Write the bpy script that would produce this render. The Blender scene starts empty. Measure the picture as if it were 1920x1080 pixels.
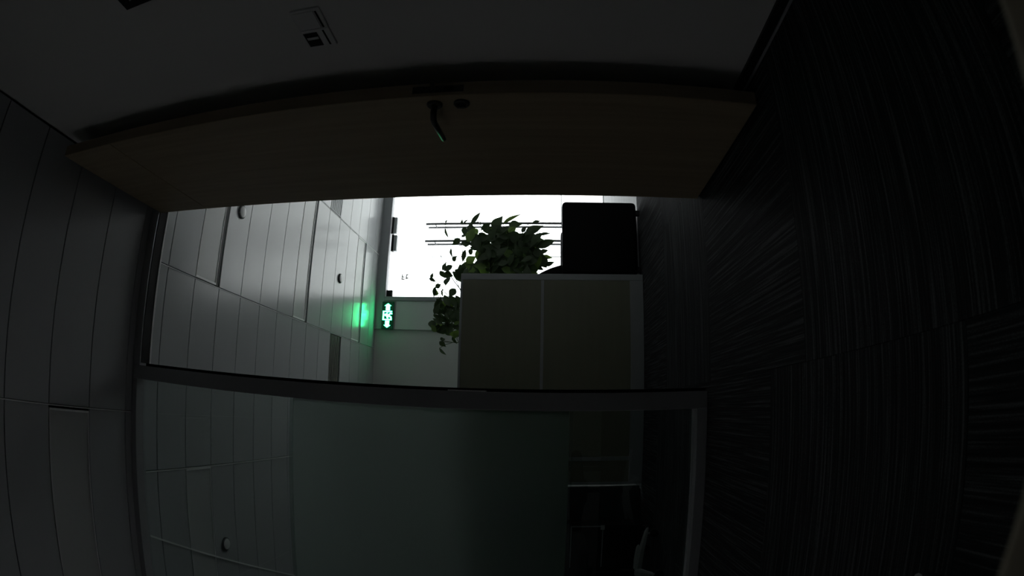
import bpy, bmesh, math, random
from mathutils import Vector, Matrix
random.seed(11)
SC = bpy.context.scene
COL = SC.collection
H = 0.687                      # lens height above the floor; most measured heights are relative to it

# ------------------------------------------------------------------ camera (fisheye lens, turned on its side)
R = ((0.0209, -0.9779, 0.2080), (0.0666, 0.2090, 0.9757), (-0.9976, -0.0066, 0.0695))
cam = bpy.data.cameras.new('camera')
cam.type = 'PANO'
cam.sensor_fit = 'HORIZONTAL'
cam.sensor_width = 19.2
cam.sensor_height = 10.8
F, K3 = 10.70475, 0.105269
for tgt in (cam,):
    if True:
        tgt.panorama_type = 'FISHEYE_LENS_POLYNOMIAL'
        tgt.fisheye_polynomial_k0 = 0.0
        tgt.fisheye_polynomial_k1 = -1.0 / F
        tgt.fisheye_polynomial_k2 = 0.0
        tgt.fisheye_polynomial_k3 = -K3 / F ** 3
        tgt.fisheye_polynomial_k4 = 0.0
        tgt.fisheye_fov = math.radians(170)
cam.dof.use_dof = True
cam.dof.focus_distance = 3.6
cam.lens = 35
cam.dof.aperture_fstop = 11.5
cam.clip_start = 0.01
cam.clip_end = 100
cam_obj = bpy.data.objects.new('camera', cam)
COL.objects.link(cam_obj)
m = Matrix.Identity(4)
for i in range(3):
    m[i][0], m[i][1], m[i][2] = R[i][0], -R[i][1], -R[i][2]
m.translation = (0, 0, H)
cam_obj.matrix_world = m
SC.camera = cam_obj

# ------------------------------------------------------------------ world, portals, exposure
SKY = 5.0
w = bpy.data.worlds.new('world')
SC.world = w
w.use_nodes = True
bg = w.node_tree.nodes['Background']
bg.inputs[0].default_value = (0.95, 0.98, 1.0, 1)
bg.inputs[1].default_value = SKY
SC.view_settings.view_transform = 'Standard'
SC.view_settings.look = 'None'
SC.view_settings.gamma = 1
SC.view_settings.exposure = 0
SC.view_settings.use_curve_mapping = False
SC.cycles.max_bounces = 12
SC.cycles.diffuse_bounces = 8
SC.cycles.glossy_bounces = 6
SC.cycles.transmission_bounces = 8
SC.cycles.transparent_max_bounces = 12
SC.cycles.sample_clamp_indirect = 4
SC.cycles.use_denoising = True
SC.cycles.caustics_reflective = True


def portal(name, loc, rot, sx, sy):
    l = bpy.data.lights.new(name, 'AREA')
    l.shape = 'RECTANGLE'
    l.size, l.size_y = sx, sy
    l.cycles.is_portal = True
    o = bpy.data.objects.new(name, l)
    o.location, o.rotation_euler = loc, rot
    COL.objects.link(o)


portal('entrance_daylight', (2.30, 7.16, 1.43), (math.radians(-90), 0, 0), 1.95, 2.84)
portal('fill_window_portal', (-2.97, 1.3, 1.35), (0, math.radians(-90), 0), 1.5, 1.6)  # portal of the added window that fills the room


# ------------------------------------------------------------------ materials
def mat(name, col, rough=0.5, spec=0.5, metal=0.0, noise=0.0, nscale=(20, 20, 20), bump=0.0, emit=None, estr=0.0):
    m = bpy.data.materials.new(name)
    m.use_nodes = True
    nt = m.node_tree
    p = nt.nodes['Principled BSDF']
    p.inputs['Base Color'].default_value = (*col, 1)
    p.inputs['Roughness'].default_value = rough
    p.inputs['Specular IOR Level'].default_value = spec
    p.inputs['Metallic'].default_value = metal
    if emit:
        p.inputs['Emission Color'].default_value = (*emit, 1)
        p.inputs['Emission Strength'].default_value = estr
    if noise or bump:
        tc = nt.nodes.new('ShaderNodeTexCoord')
        mp = nt.nodes.new('ShaderNodeMapping')
        mp.inputs['Scale'].default_value = nscale
        nz = nt.nodes.new('ShaderNodeTexNoise')
        nz.inputs['Scale'].default_value = 1.0
        nz.inputs['Detail'].default_value = 4
        nt.links.new(tc.outputs['Object'], mp.inputs['Vector'])
        nt.links.new(mp.outputs[0], nz.inputs['Vector'])
        if noise:
            cr = nt.nodes.new('ShaderNodeValToRGB')
            cr.color_ramp.elements[0].position = 0.3
            cr.color_ramp.elements[1].position = 0.7
            cr.color_ramp.elements[0].color = (*[c * (1 - noise) for c in col], 1)
            cr.color_ramp.elements[1].color = (*[min(1, c * (1 + noise)) for c in col], 1)
            nt.links.new(nz.outputs[0], cr.inputs[0])
            nt.links.new(cr.outputs[0], p.inputs['Base Color'])
        if bump:
            bp = nt.nodes.new('ShaderNodeBump')
            bp.inputs['Strength'].default_value = bump
            bp.inputs['Distance'].default_value = 0.002
            nt.links.new(nz.outputs[0], bp.inputs['Height'])
            nt.links.new(bp.outputs[0], p.inputs['Normal'])
    return m


M = dict(
    wall=mat('white_wall_paint', (.62, .62, .61), .75, .3, bump=.1, nscale=(90, 90, 90)),
    ceiling=mat('coated_metal_ceiling', (.42, .43, .445), .225, .55),
    joint=mat('ceiling_joint', (.04, .04, .045), .8, .2),
    rail=mat('ceiling_rail', (.8, .8, .8), .35, .5),
    fixture=mat('opal_light_diffuser', (.48, .49, .49), .27, .5),
    vent=mat('brown_grey_vent', (.16, .15, .14), .5, .4),
    slot=mat('dark_slot', (.09, .09, .095), .6, .3),
    frame=mat('dark_grey_aluminium', (.33, .335, .35), .45, .4, .0),
    gasket=mat('black_rubber_gasket', (.006, .006, .006), .7, .2),
    bright=mat('bright_aluminium', (.75, .76, .78), .3, .5, .8),
    steel=mat('brushed_steel', (.42, .42, .42), .3, .5, .9, noise=.1, nscale=(10, 200, 200)),
    wood=mat('wood_veneer', (.30, .24, .16), .5, .4, noise=.12, nscale=(30, 30, 1.5), bump=.05),
    edge=mat('wood_edge_band', (.27, .21, .14), .5, .4, noise=.1, nscale=(30, 30, 1.5)),
    laminate=mat('olive_laminate', (.152, .152, .108), .55, .4, noise=.04, nscale=(2, 30, 30)),
    screenframe=mat('partition_frame', (.26, .27, .28), .45, .4, .2),
    black=mat('black_plastic', (.008, .008, .008), .5, .3),
    leather=mat('black_leather', (.002, .002, .002), .6, .12, bump=.15, nscale=(120, 120, 120)),
    white=mat('white_plastic', (.62, .62, .62), .4, .5),
    grey=mat('light_grey_panel', (.62, .65, .64), .55, .4),
    header=mat('header_grey', (.36, .38, .39), .5, .4),
    desktop=mat('table_top_wood', (.32, .26, .20), .5, .4, noise=.1, nscale=(2, 30, 30)),
    darkscreen=mat('dark_desk_screen', (.035, .04, .04), .85, .2),
    greyplastic=mat('grey_plastic', (.36, .36, .36), .3, .5),
    handle=mat('dark_bronze_metal', (.05, .05, .045), .3, .4, .6),
    chrome=mat('chrome', (.7, .7, .7), .12, .5, 1),
    fabric=mat('black_mesh_fabric', (.012, .012, .012), .9, .1),
    stem=mat('plant_stem', (.06, .09, .03), .6, .3),
    pot=mat('dark_planter', (.02, .02, .02), .4, .4),
    soil=mat('soil', (.03, .02, .015), .95, .1, noise=.4, nscale=(60, 60, 60)),
    hallfloor=mat('streaked_pale_floor', (.15, .15, .15), .6, .25, noise=.3, nscale=(1.2, 26, 1)),
    skirt=mat('black_skirting', (.012, .012, .013), .4, .4),
    pave=mat('pale_paving', (.55, .55, .54), .8, .2, noise=.1, nscale=(2, 2, 2)),
    post=mat('grey_outdoor_post', (.3, .3, .3), .7, .2),
    signbody=mat('dark_green_sign', (.004, .05, .025), .4, .4, emit=(0, .35, .12), estr=.02),
    signlit=mat('lit_sign_figure', (.8, .9, .8), .4, .3, emit=(.036, 1.0, .30), estr=28.0),
    decal=mat('pale_sticker_print', (.12, .115, .09), .6, .2),
)


def glass_mat(name, tint):
    m = bpy.data.materials.new(name)
    m.use_nodes = True
    nt = m.node_tree
    nt.nodes.clear()
    out = nt.nodes.new('ShaderNodeOutputMaterial')
    mix = nt.nodes.new('ShaderNodeMixShader')
    tr = nt.nodes.new('ShaderNodeBsdfTransparent')
    gl = nt.nodes.new('ShaderNodeBsdfGlossy')
    lw = nt.nodes.new('ShaderNodeLayerWeight')       # Schlick reflectance, the same from both faces of the thin pane
    lw.inputs['Blend'].default_value = .5
    pw = nt.nodes.new('ShaderNodeMath')
    pw.operation = 'POWER'
    pw.inputs[1].default_value = 5.0
    fr = nt.nodes.new('ShaderNodeMath')
    fr.operation = 'MULTIPLY_ADD'
    fr.inputs[1].default_value = .9
    fr.inputs[2].default_value = .035
    nt.links.new(lw.outputs['Facing'], pw.inputs[0])
    nt.links.new(pw.outputs[0], fr.inputs[0])
    tr.inputs[0].default_value = (*tint, 1)
    gl.inputs[0].default_value = (1, 1, 1, 1)
    gl.inputs['Roughness'].default_value = 0.0
    nt.links.new(fr.outputs[0], mix.inputs[0])
    nt.links.new(tr.outputs[0], mix.inputs[1])
    nt.links.new(gl.outputs[0], mix.inputs[2])
    nt.links.new(mix.outputs[0], out.inputs[0])
    return m


M['glass'] = glass_mat('clear_glass', (.86, .895, .885))
M['doorglass'] = glass_mat('door_glass', (.97, .985, .98))


def frosted():
    m = bpy.data.materials.new('frosted_glass_film')
    m.use_nodes = True
    nt = m.node_tree
    nt.nodes.clear()
    out = nt.nodes.new('ShaderNodeOutputMaterial')
    rf = nt.nodes.new('ShaderNodeBsdfRefraction')
    rf.inputs['Color'].default_value = (.78, .815, .80, 1)
    rf.inputs['Roughness'].default_value = 0.46
    rf.inputs['IOR'].default_value = 1.25
    tl = nt.nodes.new('ShaderNodeBsdfTranslucent')
    tl.inputs[0].default_value = (.8, .85, .83, 1)
    df = nt.nodes.new('ShaderNodeBsdfDiffuse')
    df.inputs[0].default_value = (.3, .31, .31, 1)
    m1 = nt.nodes.new('ShaderNodeMixShader')
    m2 = nt.nodes.new('ShaderNodeMixShader')
    m1.inputs[0].default_value = .12
    m2.inputs[0].default_value = .12
    nt.links.new(rf.outputs[0], m1.inputs[1])
    nt.links.new(tl.outputs[0], m1.inputs[2])
    nt.links.new(m1.outputs[0], m2.inputs[1])
    nt.links.new(df.outputs[0], m2.inputs[2])
    nt.links.new(m2.outputs[0], out.inputs[0])
    return m


M['frost'] = frosted()


def blind():  # cloth that lets fill light through the added window
    m = bpy.data.materials.new('fill_window_cloth')
    m.use_nodes = True
    nt = m.node_tree
    p = nt.nodes['Principled BSDF']
    p.inputs['Base Color'].default_value = (.3, .3, .3, 1)
    p.inputs['Roughness'].default_value = .9
    tl = nt.nodes.new('ShaderNodeBsdfTranslucent')
    tl.inputs[0].default_value = (.62, .6, .605, 1)
    mx = nt.nodes.new('ShaderNodeMixShader')
    mx.inputs[0].default_value = .40
    nt.links.new(p.outputs[0], mx.inputs[1])
    nt.links.new(tl.outputs[0], mx.inputs[2])
    nt.links.new(mx.outputs[0], nt.nodes['Material Output'].inputs[0])
    return m


M['blind'] = blind()


def carpet():
    m = bpy.data.materials.new('striped_carpet')
    m.use_nodes = True
    nt = m.node_tree
    p = nt.nodes['Principled BSDF']
    p.inputs['Roughness'].default_value = .95
    p.inputs['Specular IOR Level'].default_value = .12
    tc = nt.nodes.new('ShaderNodeTexCoord')
    oi = nt.nodes.new('ShaderNodeObjectInfo')
    add = nt.nodes.new('ShaderNodeVectorMath')
    add.operation = 'ADD'
    sc = nt.nodes.new('ShaderNodeVectorMath')
    sc.operation = 'SCALE'
    sc.inputs['Scale'].default_value = 37.0
    cmb = nt.nodes.new('ShaderNodeCombineXYZ')
    for k in range(3):
        nt.links.new(oi.outputs['Random'], cmb.inputs[k])
    nt.links.new(cmb.outputs[0], sc.inputs[0])
    nt.links.new(tc.outputs['Object'], add.inputs[0])
    nt.links.new(sc.outputs[0], add.inputs[1])
    mp = nt.nodes.new('ShaderNodeMapping')
    mp.inputs['Scale'].default_value = (2.2, 130, 1)
    nt.links.new(add.outputs[0], mp.inputs['Vector'])
    nz = nt.nodes.new('ShaderNodeTexNoise')
    nz.inputs['Scale'].default_value = 1
    nz.inputs['Detail'].default_value = 3
    nz.inputs['Roughness'].default_value = .6
    nt.links.new(mp.outputs[0], nz.inputs['Vector'])
    mp2 = nt.nodes.new('ShaderNodeMapping')
    mp2.inputs['Scale'].default_value = (260, 420, 1)
    nt.links.new(add.outputs[0], mp2.inputs['Vector'])
    n2 = nt.nodes.new('ShaderNodeTexNoise')
    n2.inputs['Scale'].default_value = 1
    nt.links.new(mp2.outputs[0], n2.inputs['Vector'])
    mx = nt.nodes.new('ShaderNodeMath')
    mx.operation = 'MULTIPLY_ADD'
    mx.inputs[1].default_value = .3
    nt.links.new(n2.outputs[0], mx.inputs[0])
    nt.links.new(nz.outputs[0], mx.inputs[2])
    cr = nt.nodes.new('ShaderNodeValToRGB')
    e = cr.color_ramp.elements
    e[0].position, e[0].color = .48, (.020, .020, .0215, 1)
    e[1].position, e[1].color = .84, (.125, .125, .13, 1)
    mid = e.new(.66)
    mid.color = (.035, .035, .0375, 1)
    nt.links.new(mx.outputs[0], cr.inputs[0])
    nt.links.new(cr.outputs[0], p.inputs['Base Color'])
    bp = nt.nodes.new('ShaderNodeBump')
    bp.inputs['Strength'].default_value = .5
    bp.inputs['Distance'].default_value = .003
    nt.links.new(mx.outputs[0], bp.inputs['Height'])
    nt.links.new(bp.outputs[0], p.inputs['Normal'])
    return m


M['carpet'] = carpet()


def leaf_mat(name, c, tcol, k):
    m = bpy.data.materials.new(name)
    m.use_nodes = True
    nt = m.node_tree
    p = nt.nodes['Principled BSDF']
    p.inputs['Base Color'].default_value = (*c, 1)
    p.inputs['Roughness'].default_value = .38
    tl = nt.nodes.new('ShaderNodeBsdfTranslucent')
    tl.inputs[0].default_value = (*tcol, 1)
    mx = nt.nodes.new('ShaderNodeMixShader')
    mx.inputs[0].default_value = k
    nt.links.new(p.outputs[0], mx.inputs[1])
    nt.links.new(tl.outputs[0], mx.inputs[2])
    nt.links.new(mx.outputs[0], nt.nodes['Material Output'].inputs[0])
    return m


M['leaf'] = leaf_mat('dark_green_leaf', (.05, .085, .034), (.03, .06, .015), .15)
M['leaf2'] = leaf_mat('light_green_leaf', (.14, .23, .06), (.13, .22, .04), .35)


# ------------------------------------------------------------------ helpers
def link(name, mesh, material, parent=None, loc=(0, 0, 0), rot=(0, 0, 0)):
    o = bpy.data.objects.new(name, mesh)
    COL.objects.link(o)
    o.location = loc
    o.rotation_euler = rot
    if material is not None and len(mesh.materials) == 0:
        mesh.materials.append(material)
    if parent is not None:
        o.parent = parent
    return o


def wpos(o):
    v = Vector(o.location)
    p = o.parent
    while p is not None:
        v = v + Vector(p.location)
        p = p.parent
    return v


def bm_box(bm, x0, x1, y0, y1, z0, z1, mtx=None):
    r = bmesh.ops.create_cube(bm, size=1)
    bmesh.ops.scale(bm, vec=(x1 - x0, y1 - y0, z1 - z0), verts=r['verts'])
    bmesh.ops.translate(bm, vec=((x0 + x1) / 2, (y0 + y1) / 2, (z0 + z1) / 2), verts=r['verts'])
    if mtx is not None:
        bmesh.ops.transform(bm, matrix=mtx, verts=r['verts'])
    return r['verts']


def finish(bm, name, bevel=0.0, seg=1, smooth=False):
    if bevel:
        bmesh.ops.bevel(bm, geom=list(bm.edges), offset=bevel, segments=seg, affect='EDGES', profile=.5)
    if smooth:
        for f in bm.faces:
            f.smooth = True
    me = bpy.data.meshes.new(name)
    bm.to_mesh(me)
    bm.free()
    return me


def box(name, b, material, parent=None, bevel=0.0, seg=2, smooth=False):
    """one box from world bounds; its own object, origin at the middle of the box"""
    x0, x1, y0, y1, z0, z1 = b
    c = Vector(((x0 + x1) / 2, (y0 + y1) / 2, (z0 + z1) / 2))
    bm = bmesh.new()
    bm_box(bm, x0 - c.x, x1 - c.x, y0 - c.y, y1 - c.y, z0 - c.z, z1 - c.z)
    me = finish(bm, name, bevel, seg, smooth)
    base = wpos(parent) if parent is not None else Vector()
    return link(name, me, material, parent, c - base)


def boxes(name, bl, material, parent=None, bevel=0.0):
    """one part made of several boxes"""
    bm = bmesh.new()
    base = wpos(parent) if parent is not None else Vector()
    for x0, x1, y0, y1, z0, z1 in bl:
        bm_box(bm, x0 - base.x, x1 - base.x, y0 - base.y, y1 - base.y, z0 - base.z, z1 - base.z)
    return link(name, finish(bm, name, bevel, 1), material, parent)


def prism(name, pts, axis, a0, a1, material, parent=None, bevel=0.0, seg=2):
    """polygon extruded along an axis; pts are world coordinates in the two other axes"""
    base = wpos(parent) if parent is not None else Vector()
    bm = bmesh.new()
    ax = 'xyz'.index(axis)
    rest = [i for i in range(3) if i != ax]
    vs = []
    for p in pts:
        v = [0, 0, 0]
        v[rest[0]], v[rest[1]], v[ax] = p[0], p[1], a0
        vs.append(bm.verts.new(Vector(v) - base))
    f = bm.faces.new(vs)
    r = bmesh.ops.extrude_face_region(bm, geom=[f])
    d = [0, 0, 0]
    d[ax] = a1 - a0
    bmesh.ops.translate(bm, vec=d, verts=[g for g in r['geom'] if isinstance(g, bmesh.types.BMVert)])
    bmesh.ops.recalc_face_normals(bm, faces=list(bm.faces))
    return link(name, finish(bm, name, bevel, seg), material, parent)


def bm_tube(bm, path, rad, sides=10):
    rings = []
    n = len(path)
    path = [Vector(p) for p in path]
    rads = rad if isinstance(rad, (list, tuple)) else [rad] * n
    up = None
    for i, p in enumerate(path):
        t = (path[min(i + 1, n - 1)] - path[max(i - 1, 0)]).normalized()
        if up is None:
            up = Vector((0, 0, 1)) if abs(t.z) < .9 else Vector((1, 0, 0))
        a = t.cross(up)
        if a.length < 1e-4:
            a = t.cross(Vector((1, 0, 0)))
        a.normalize()
        b = t.cross(a).normalized()
        up = -b if b.dot(up) < 0 else b
        rings.append([bm.verts.new(p + (a * math.cos(k * 2 * math.pi / sides) + b * math.sin(k * 2 * math.pi / sides)) * rads[i])
                      for k in range(sides)])
    for r0, r1 in zip(rings, rings[1:]):
        for k in range(sides):
            bm.faces.new((r0[k], r0[(k + 1) % sides], r1[(k + 1) % sides], r1[k]))
    bm.faces.new(rings[0])
    bm.faces.new(rings[-1])


def tube(name, path, rad, material, parent=None, sides=12, smooth=True):
    base = wpos(parent) if parent is not None else Vector()
    bm = bmesh.new()
    bm_tube(bm, [Vector(p) - base for p in path], rad, sides)
    bmesh.ops.recalc_face_normals(bm, faces=list(bm.faces))
    return link(name, finish(bm, name, smooth=smooth), material, parent)


def lathe(name, prof, centre, material, parent=None, sides=24, axis='z'):
    """profile of (radius, height) turned about an axis through centre"""
    base = wpos(parent) if parent is not None else Vector()
    c = Vector(centre) - base
    bm = bmesh.new()
    rings = []
    for r, h in prof:
        ring = []
        for k in range(sides):
            a = 2 * math.pi * k / sides
            u, v = r * math.cos(a), r * math.sin(a)
            q = Vector((u, v, h)) if axis == 'z' else (Vector((h, u, v)) if axis == 'x' else Vector((u, h, v)))
            ring.append(bm.verts.new(c + q))
        rings.append(ring)
    for r0, r1 in zip(rings, rings[1:]):
        for k in range(sides):
            bm.faces.new((r0[k], r0[(k + 1) % sides], r1[(k + 1) % sides], r1[k]))
    bm.faces.new(rings[0])
    bm.faces.new(rings[-1])
    bmesh.ops.recalc_face_normals(bm, faces=list(bm.faces))
    o = link(name, finish(bm, name, smooth=False), material, parent)
    return o


def empty(name, loc):
    o = bpy.data.objects.new(name, None)
    o.empty_display_size = .1
    o.location = loc
    COL.objects.link(o)
    return o


def tag(o, label, cat, group=None, kind=None):
    o['label'] = label
    o['category'] = cat
    if group:
        o['group'] = group
    if kind:
        o['kind'] = kind
    return o


def struct(o, label, cat):
    return tag(o, label, cat, kind='structure')


def copy_tree(o, parent=None):
    c = o.copy()
    COL.objects.link(c)
    c.parent = parent
    for ch in list(o.children):
        copy_tree(ch, c)
    return c


# ------------------------------------------------------------------ floor: carpet planks in a basket weave
CZ = H + 2.28                       # ceiling height
YB = 7.05                           # far end of the corridor
floor = struct(boxes('floor', [(-8.1, 3.5, 2.4, 7.06, -.06, -.004), (-2.95, 1.2, -2.75, 2.4, -.06, -.004)], M['carpet']), 'dark grey striped carpet floor of room and corridor', 'floor')
L = .96
bm = bmesh.new()
bm_box(bm, -L / 2 + .0006, L / 2 - .0006, -L / 8 + .0006, L / 8 - .0006, -.004, 0)
plank = finish(bm, 'carpet_tile')
plank.materials.append(M['carpet'])
for i in range(-3, 4):
    x0 = .10 + i * L
    for j in range(-3, 7):
        y0 = 1.385 + j * L - .265 * (i if i < 0 else 0)
        cx, cy = x0 + L / 2, y0 + L / 2
        if cy < -.7 or cy > 7.4 or cx > 3.7 or (cx > 1.6 and cy < 2.2):
            continue
        if y0 + L > 7.05 + .3 or (i >= 0 and j > 2):
            continue
        along_y = j % 2 == 0
        for k in range(4):
            d = (k - 1.5) * L / 4
            o = link('carpet_tile', plank, None, floor, Vector((cx + (d if along_y else 0), cy + (0 if along_y else d), 0)) - floor.location,
                     (0, 0, math.pi / 2 if along_y else 0))

box('entrance_floor', (.1, 3.4, 4.267, 7.05, -.004, .001), M['hallfloor'], floor)

# ------------------------------------------------------------------ walls
wr = struct(box('wall_right', (1.066, 1.20, -2.6, 2.4, 0, CZ + .1), M['wall']), 'white painted right wall behind the open wooden door', 'wall')
struct(box('wall_back', (-2.8, 1.20, -2.75, -2.6, 0, CZ + .1), M['wall']), 'white wall at the back of the dark room', 'wall')
wl = struct(empty('wall_left', (-2.87, 0, 0)), 'white wall with an added window on the left of the dark room', 'wall')
WY0, WY1, WZ0, WZ1 = .5, 2.1, .60, 2.10
box('wall_below', (-2.95, -2.8, -2.75, 2.4, 0, WZ0), M['wall'], wl)
box('wall_above', (-2.95, -2.8, -2.75, 2.4, WZ1, CZ + .1), M['wall'], wl)
box('wall_pier', (-2.95, -2.8, -2.75, WY0, WZ0, WZ1), M['wall'], wl)
box('wall_pier', (-2.95, -2.8, WY1, 2.4, WZ0, WZ1), M['wall'], wl)
w2 = struct(empty('fill_window', (-2.87, (WY0 + WY1) / 2, WZ0)), 'added unseen window with a dim blind, brightening the dark room', 'window')  # unseen window, added to brighten the room's wall and ceiling
box('fill_window_blind', (-2.868, -2.866, WY0, WY1, WZ0, WZ1), M['blind'], w2)
box('window_sill', (-2.95, -2.78, WY0 - .02, WY1 + .02, WZ0 - .02, WZ0), M['white'], w2)
struct(box('wall_front', (.993, 3.4, 2.405, 2.50, 0, CZ + .1), M['wall']), 'white wall strip beside the door hinges, facing the corridor', 'wall')
struct(box('wall_corridor_right', (3.4, 3.52, 2.405, 7.2, 0, CZ + .1), M['wall']), 'white right side wall of the corridor', 'wall')
struct(box('wall_corridor_left', (-8.12, -8.0, 2.405, 7.2, 0, CZ + .1), M['wall']), 'white left side wall of the corridor', 'wall')
struct(box('wall_corridor_end', (-8.12, .944, YB, YB + .12, 0, CZ + .1), M['wall']), 'grey white end wall left of the entrance and exit sign', 'wall')
struct(box('wall_front_left', (-8.0, -2.8, 2.405, 2.50, 0, CZ + .1), M['wall']), 'white wall at the far left beyond the glass partition', 'wall')

# skirting on the right wall
sk = struct(empty('baseboard_right', (1.06, 0, 0)), 'black skirting with thin metal foot strip along right wall', 'baseboard')
box('skirting_board', (1.054, 1.066, -2.6, 2.39, .008, .040), M['skirt'], sk)
box('metal_strip', (1.049, 1.066, -2.6, 2.39, .0005, .008), M['frame'], sk)

# ------------------------------------------------------------------ ceiling: metal strips between rails
ceil = struct(boxes('ceiling', [(-8.1, 3.5, 2.4, 7.2, CZ + .022, CZ + .1), (-2.95, 1.2, -2.75, 2.4, CZ + .022, CZ + .1)], M['joint']), 'white metal strip ceiling of room and corridor', 'ceiling')
SP = .3175
bmc = bmesh.new()
bm_box(bmc, -1.237 / 2, 1.237 / 2, -SP / 2 + .003, SP / 2 - .003, 0, .014)
panel = finish(bmc, 'ceiling_panel', .0012, 1)
panel.materials.append(M['ceiling'])
bays_c = [.688 + k * 1.248 for k in range(-7, 3)]
LIGHTS_C = {(.688, 1), (.688, 6), (.688, 11), (-1.808, 1)}
VENTS = {(-.56, 9)}


bmc = bmesh.new()
bm_box(bmc, -1.254 / 2, 1.254 / 2, -SP / 2 + .003, SP / 2 - .003, 0, .014)
panel_w = finish(bmc, 'ceiling_panel', .0012, 1)
panel_w.materials.append(M['ceiling'])

bmc = bmesh.new()
bm_box(bmc, -1.237 / 2, 1.237 / 2, -.076, .076, 0, .014)
panel_e = finish(bmc, 'ceiling_panel', .0012, 1)
panel_e.materials.append(M['ceiling'])
bmc = bmesh.new()
bm_box(bmc, -1.254 / 2, 1.254 / 2, -.0265, .0265, 0, .014)
panel_r = finish(bmc, 'ceiling_panel', .0012, 1)
panel_r.materials.append(M['ceiling'])


def at_panel(cx, cy, mesh=panel):
    link('ceiling_panel', mesh, None, ceil, Vector((cx, cy, CZ)) - ceil.location)


for x0 in bays_c:
    for k in range(0, 14):
        key = (round(x0, 3), k)
        if key in LIGHTS_C or key in VENTS or key == (1.936, 8):
            continue
        at_panel(x0 + .624, 2.652 + SP * (k + .5))
    at_panel(x0 + .624, 2.573, panel_e)
for x0 in [-.206 + k * 1.262 for k in (-2, -1, 0)]:
    for k in range(-11, 3):
        if (round(x0, 3), k) == (-1.468, 1):
            continue
        at_panel(x0 + .631, 1.388 + SP * (k + .5), panel_w)
    at_panel(x0 + .631, 2.3697, panel_r)
for x0 in bays_c:
    box('ceiling_rail', (x0 - .0055, x0 - .0012, 2.496, YB, CZ - .004, CZ + .02), M['rail'], ceil)
for x0 in (-.206, -1.468):
    box('ceiling_rail', (x0 - .004, x0 + .0005, -2.6, 2.39, CZ - .004, CZ + .02), M['rail'], ceil)
# slanting joint cover seen through the glass at the far left
bm = bmesh.new()
a, b = Vector((-.96, 2.52, CZ)), Vector((-1.74, 4.62, CZ))
ang = math.atan2(b.y - a.y, b.x - a.x)
bm_box(bm, 0, (b - a).length, -.006, .006, -.004, 0)
link('slanted_rail', finish(bm, 'slanted_rail'), M['rail'], ceil, a - Vector(ceil.location), (0, 0, ang))


def ceiling_light(x0, y0, label, slot=.052):
    t = tag(empty('ceiling_light', (x0 + .624, y0 + SP / 2, CZ)), label, 'ceiling light', 'flush ceiling light panels')
    y1 = y0 + SP - slot
    box('diffuser', (x0 + .022, x0 + 1.23, y0 + .006, y1 - .006, CZ + .002, CZ + .012), M['fixture'], t)
    boxes('light_frame', [(x0 + .008, x0 + .022, y0 + .002, y1, CZ - .003, CZ + .014), (x0 + 1.23, x0 + 1.24, y0 + .002, y1, CZ - .003, CZ + .014),
                          (x0 + .022, x0 + 1.23, y0 + .002, y0 + .006, CZ - .003, CZ + .014), (x0 + .022, x0 + 1.23, y1 - .006, y1, CZ - .003, CZ + .014)], M['rail'], t)
    if slot > .01:
        box('air_slot', (x0 + .008, x0 + 1.24, y1 + .002, y0 + SP - .004, CZ + .006, CZ + .014), M['slot'], t)
    return t


ceiling_light(.688, 2.652 + SP, 'unlit flush ceiling light nearest the wooden door, in the corridor')
ceiling_light(.688, 2.652 + SP * 6, 'unlit flush ceiling light midway along the corridor, before the wide dark slot')
ceiling_light(.688, 2.652 + SP * 11, 'unlit flush ceiling light farthest along the corridor, nearest the glass entrance')
ceiling_light(-1.808, 2.652 + SP, 'unlit flush ceiling light seen through the glass partition, beyond the ceiling rail', .006)
ceiling_light(-1.462, 1.388 + SP, 'unlit flush ceiling light inside the dark near room, in front of the glass partition', .006)

t = tag(empty('air_vent', (.06, 2.652 + SP * 9.5, CZ)), 'dark brown grey slot air vent across the ceiling above the end wall', 'air vent')
yv = 2.652 + SP * 9
box('vent_back', (-.545, .672, yv + .02, yv + .25, CZ + .006, CZ + .014), M['slot'], t)
boxes('vent_frame', [(-.552, .68, yv + .003, yv + .022, CZ - .002, CZ + .014), (-.552, .68, yv + .248, yv + .268, CZ - .002, CZ + .014)], M['vent'], t)
for k in range(5):
    box('vent_blade', (-.545, .672, yv + .04 + k * .043, yv + .066 + k * .043, CZ - .001, CZ + .006), M['vent'], t)
yv = 2.652 + SP * 8
t = tag(empty('return_grille', (2.56, yv + SP / 2, CZ)), 'dull grey return air grille in the corridor ceiling beside wooden door', 'air grille')
boxes('grille_frame', [(1.944, 3.176, yv + .003, yv + .02, CZ - .002, CZ + .014), (1.944, 3.176, yv + .297, yv + .314, CZ - .002, CZ + .014),
                       (1.944, 1.96, yv + .02, yv + .297, CZ - .002, CZ + .014), (3.16, 3.176, yv + .02, yv + .297, CZ - .002, CZ + .014)], M['header'], t)
for k in range(6):
    box('grille_blade', (1.96, 3.16, yv + .026 + k * .045, yv + .06 + k * .045, CZ, CZ + .008), M['header'], t)


def sensor(x, y, label):
    t = tag(empty('ceiling_sensor', (x, y, CZ)), label, 'ceiling sensor', 'round ceiling sensors')
    lathe('shaded_ring', [(.052, 0), (.052, -.012), (.046, -.016)], (x, y, CZ), M['slot'], t, 24)  # dark colour stands for shade on the side away from the entrance
    lathe('cap', [(.044, -.0155), (.040, -.020), (.022, -.023), (.004, -.024)], (x, y, CZ), M['white'], t, 24)


sensor(1.30, 3.45, 'round ceiling sensor nearest the wooden door, by the first ceiling light')
sensor(1.30, 5.66, 'small round ceiling sensor farther along the corridor near green glow')
sensor(-1.17, 3.43, 'round ceiling sensor seen through the glass partition')

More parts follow.
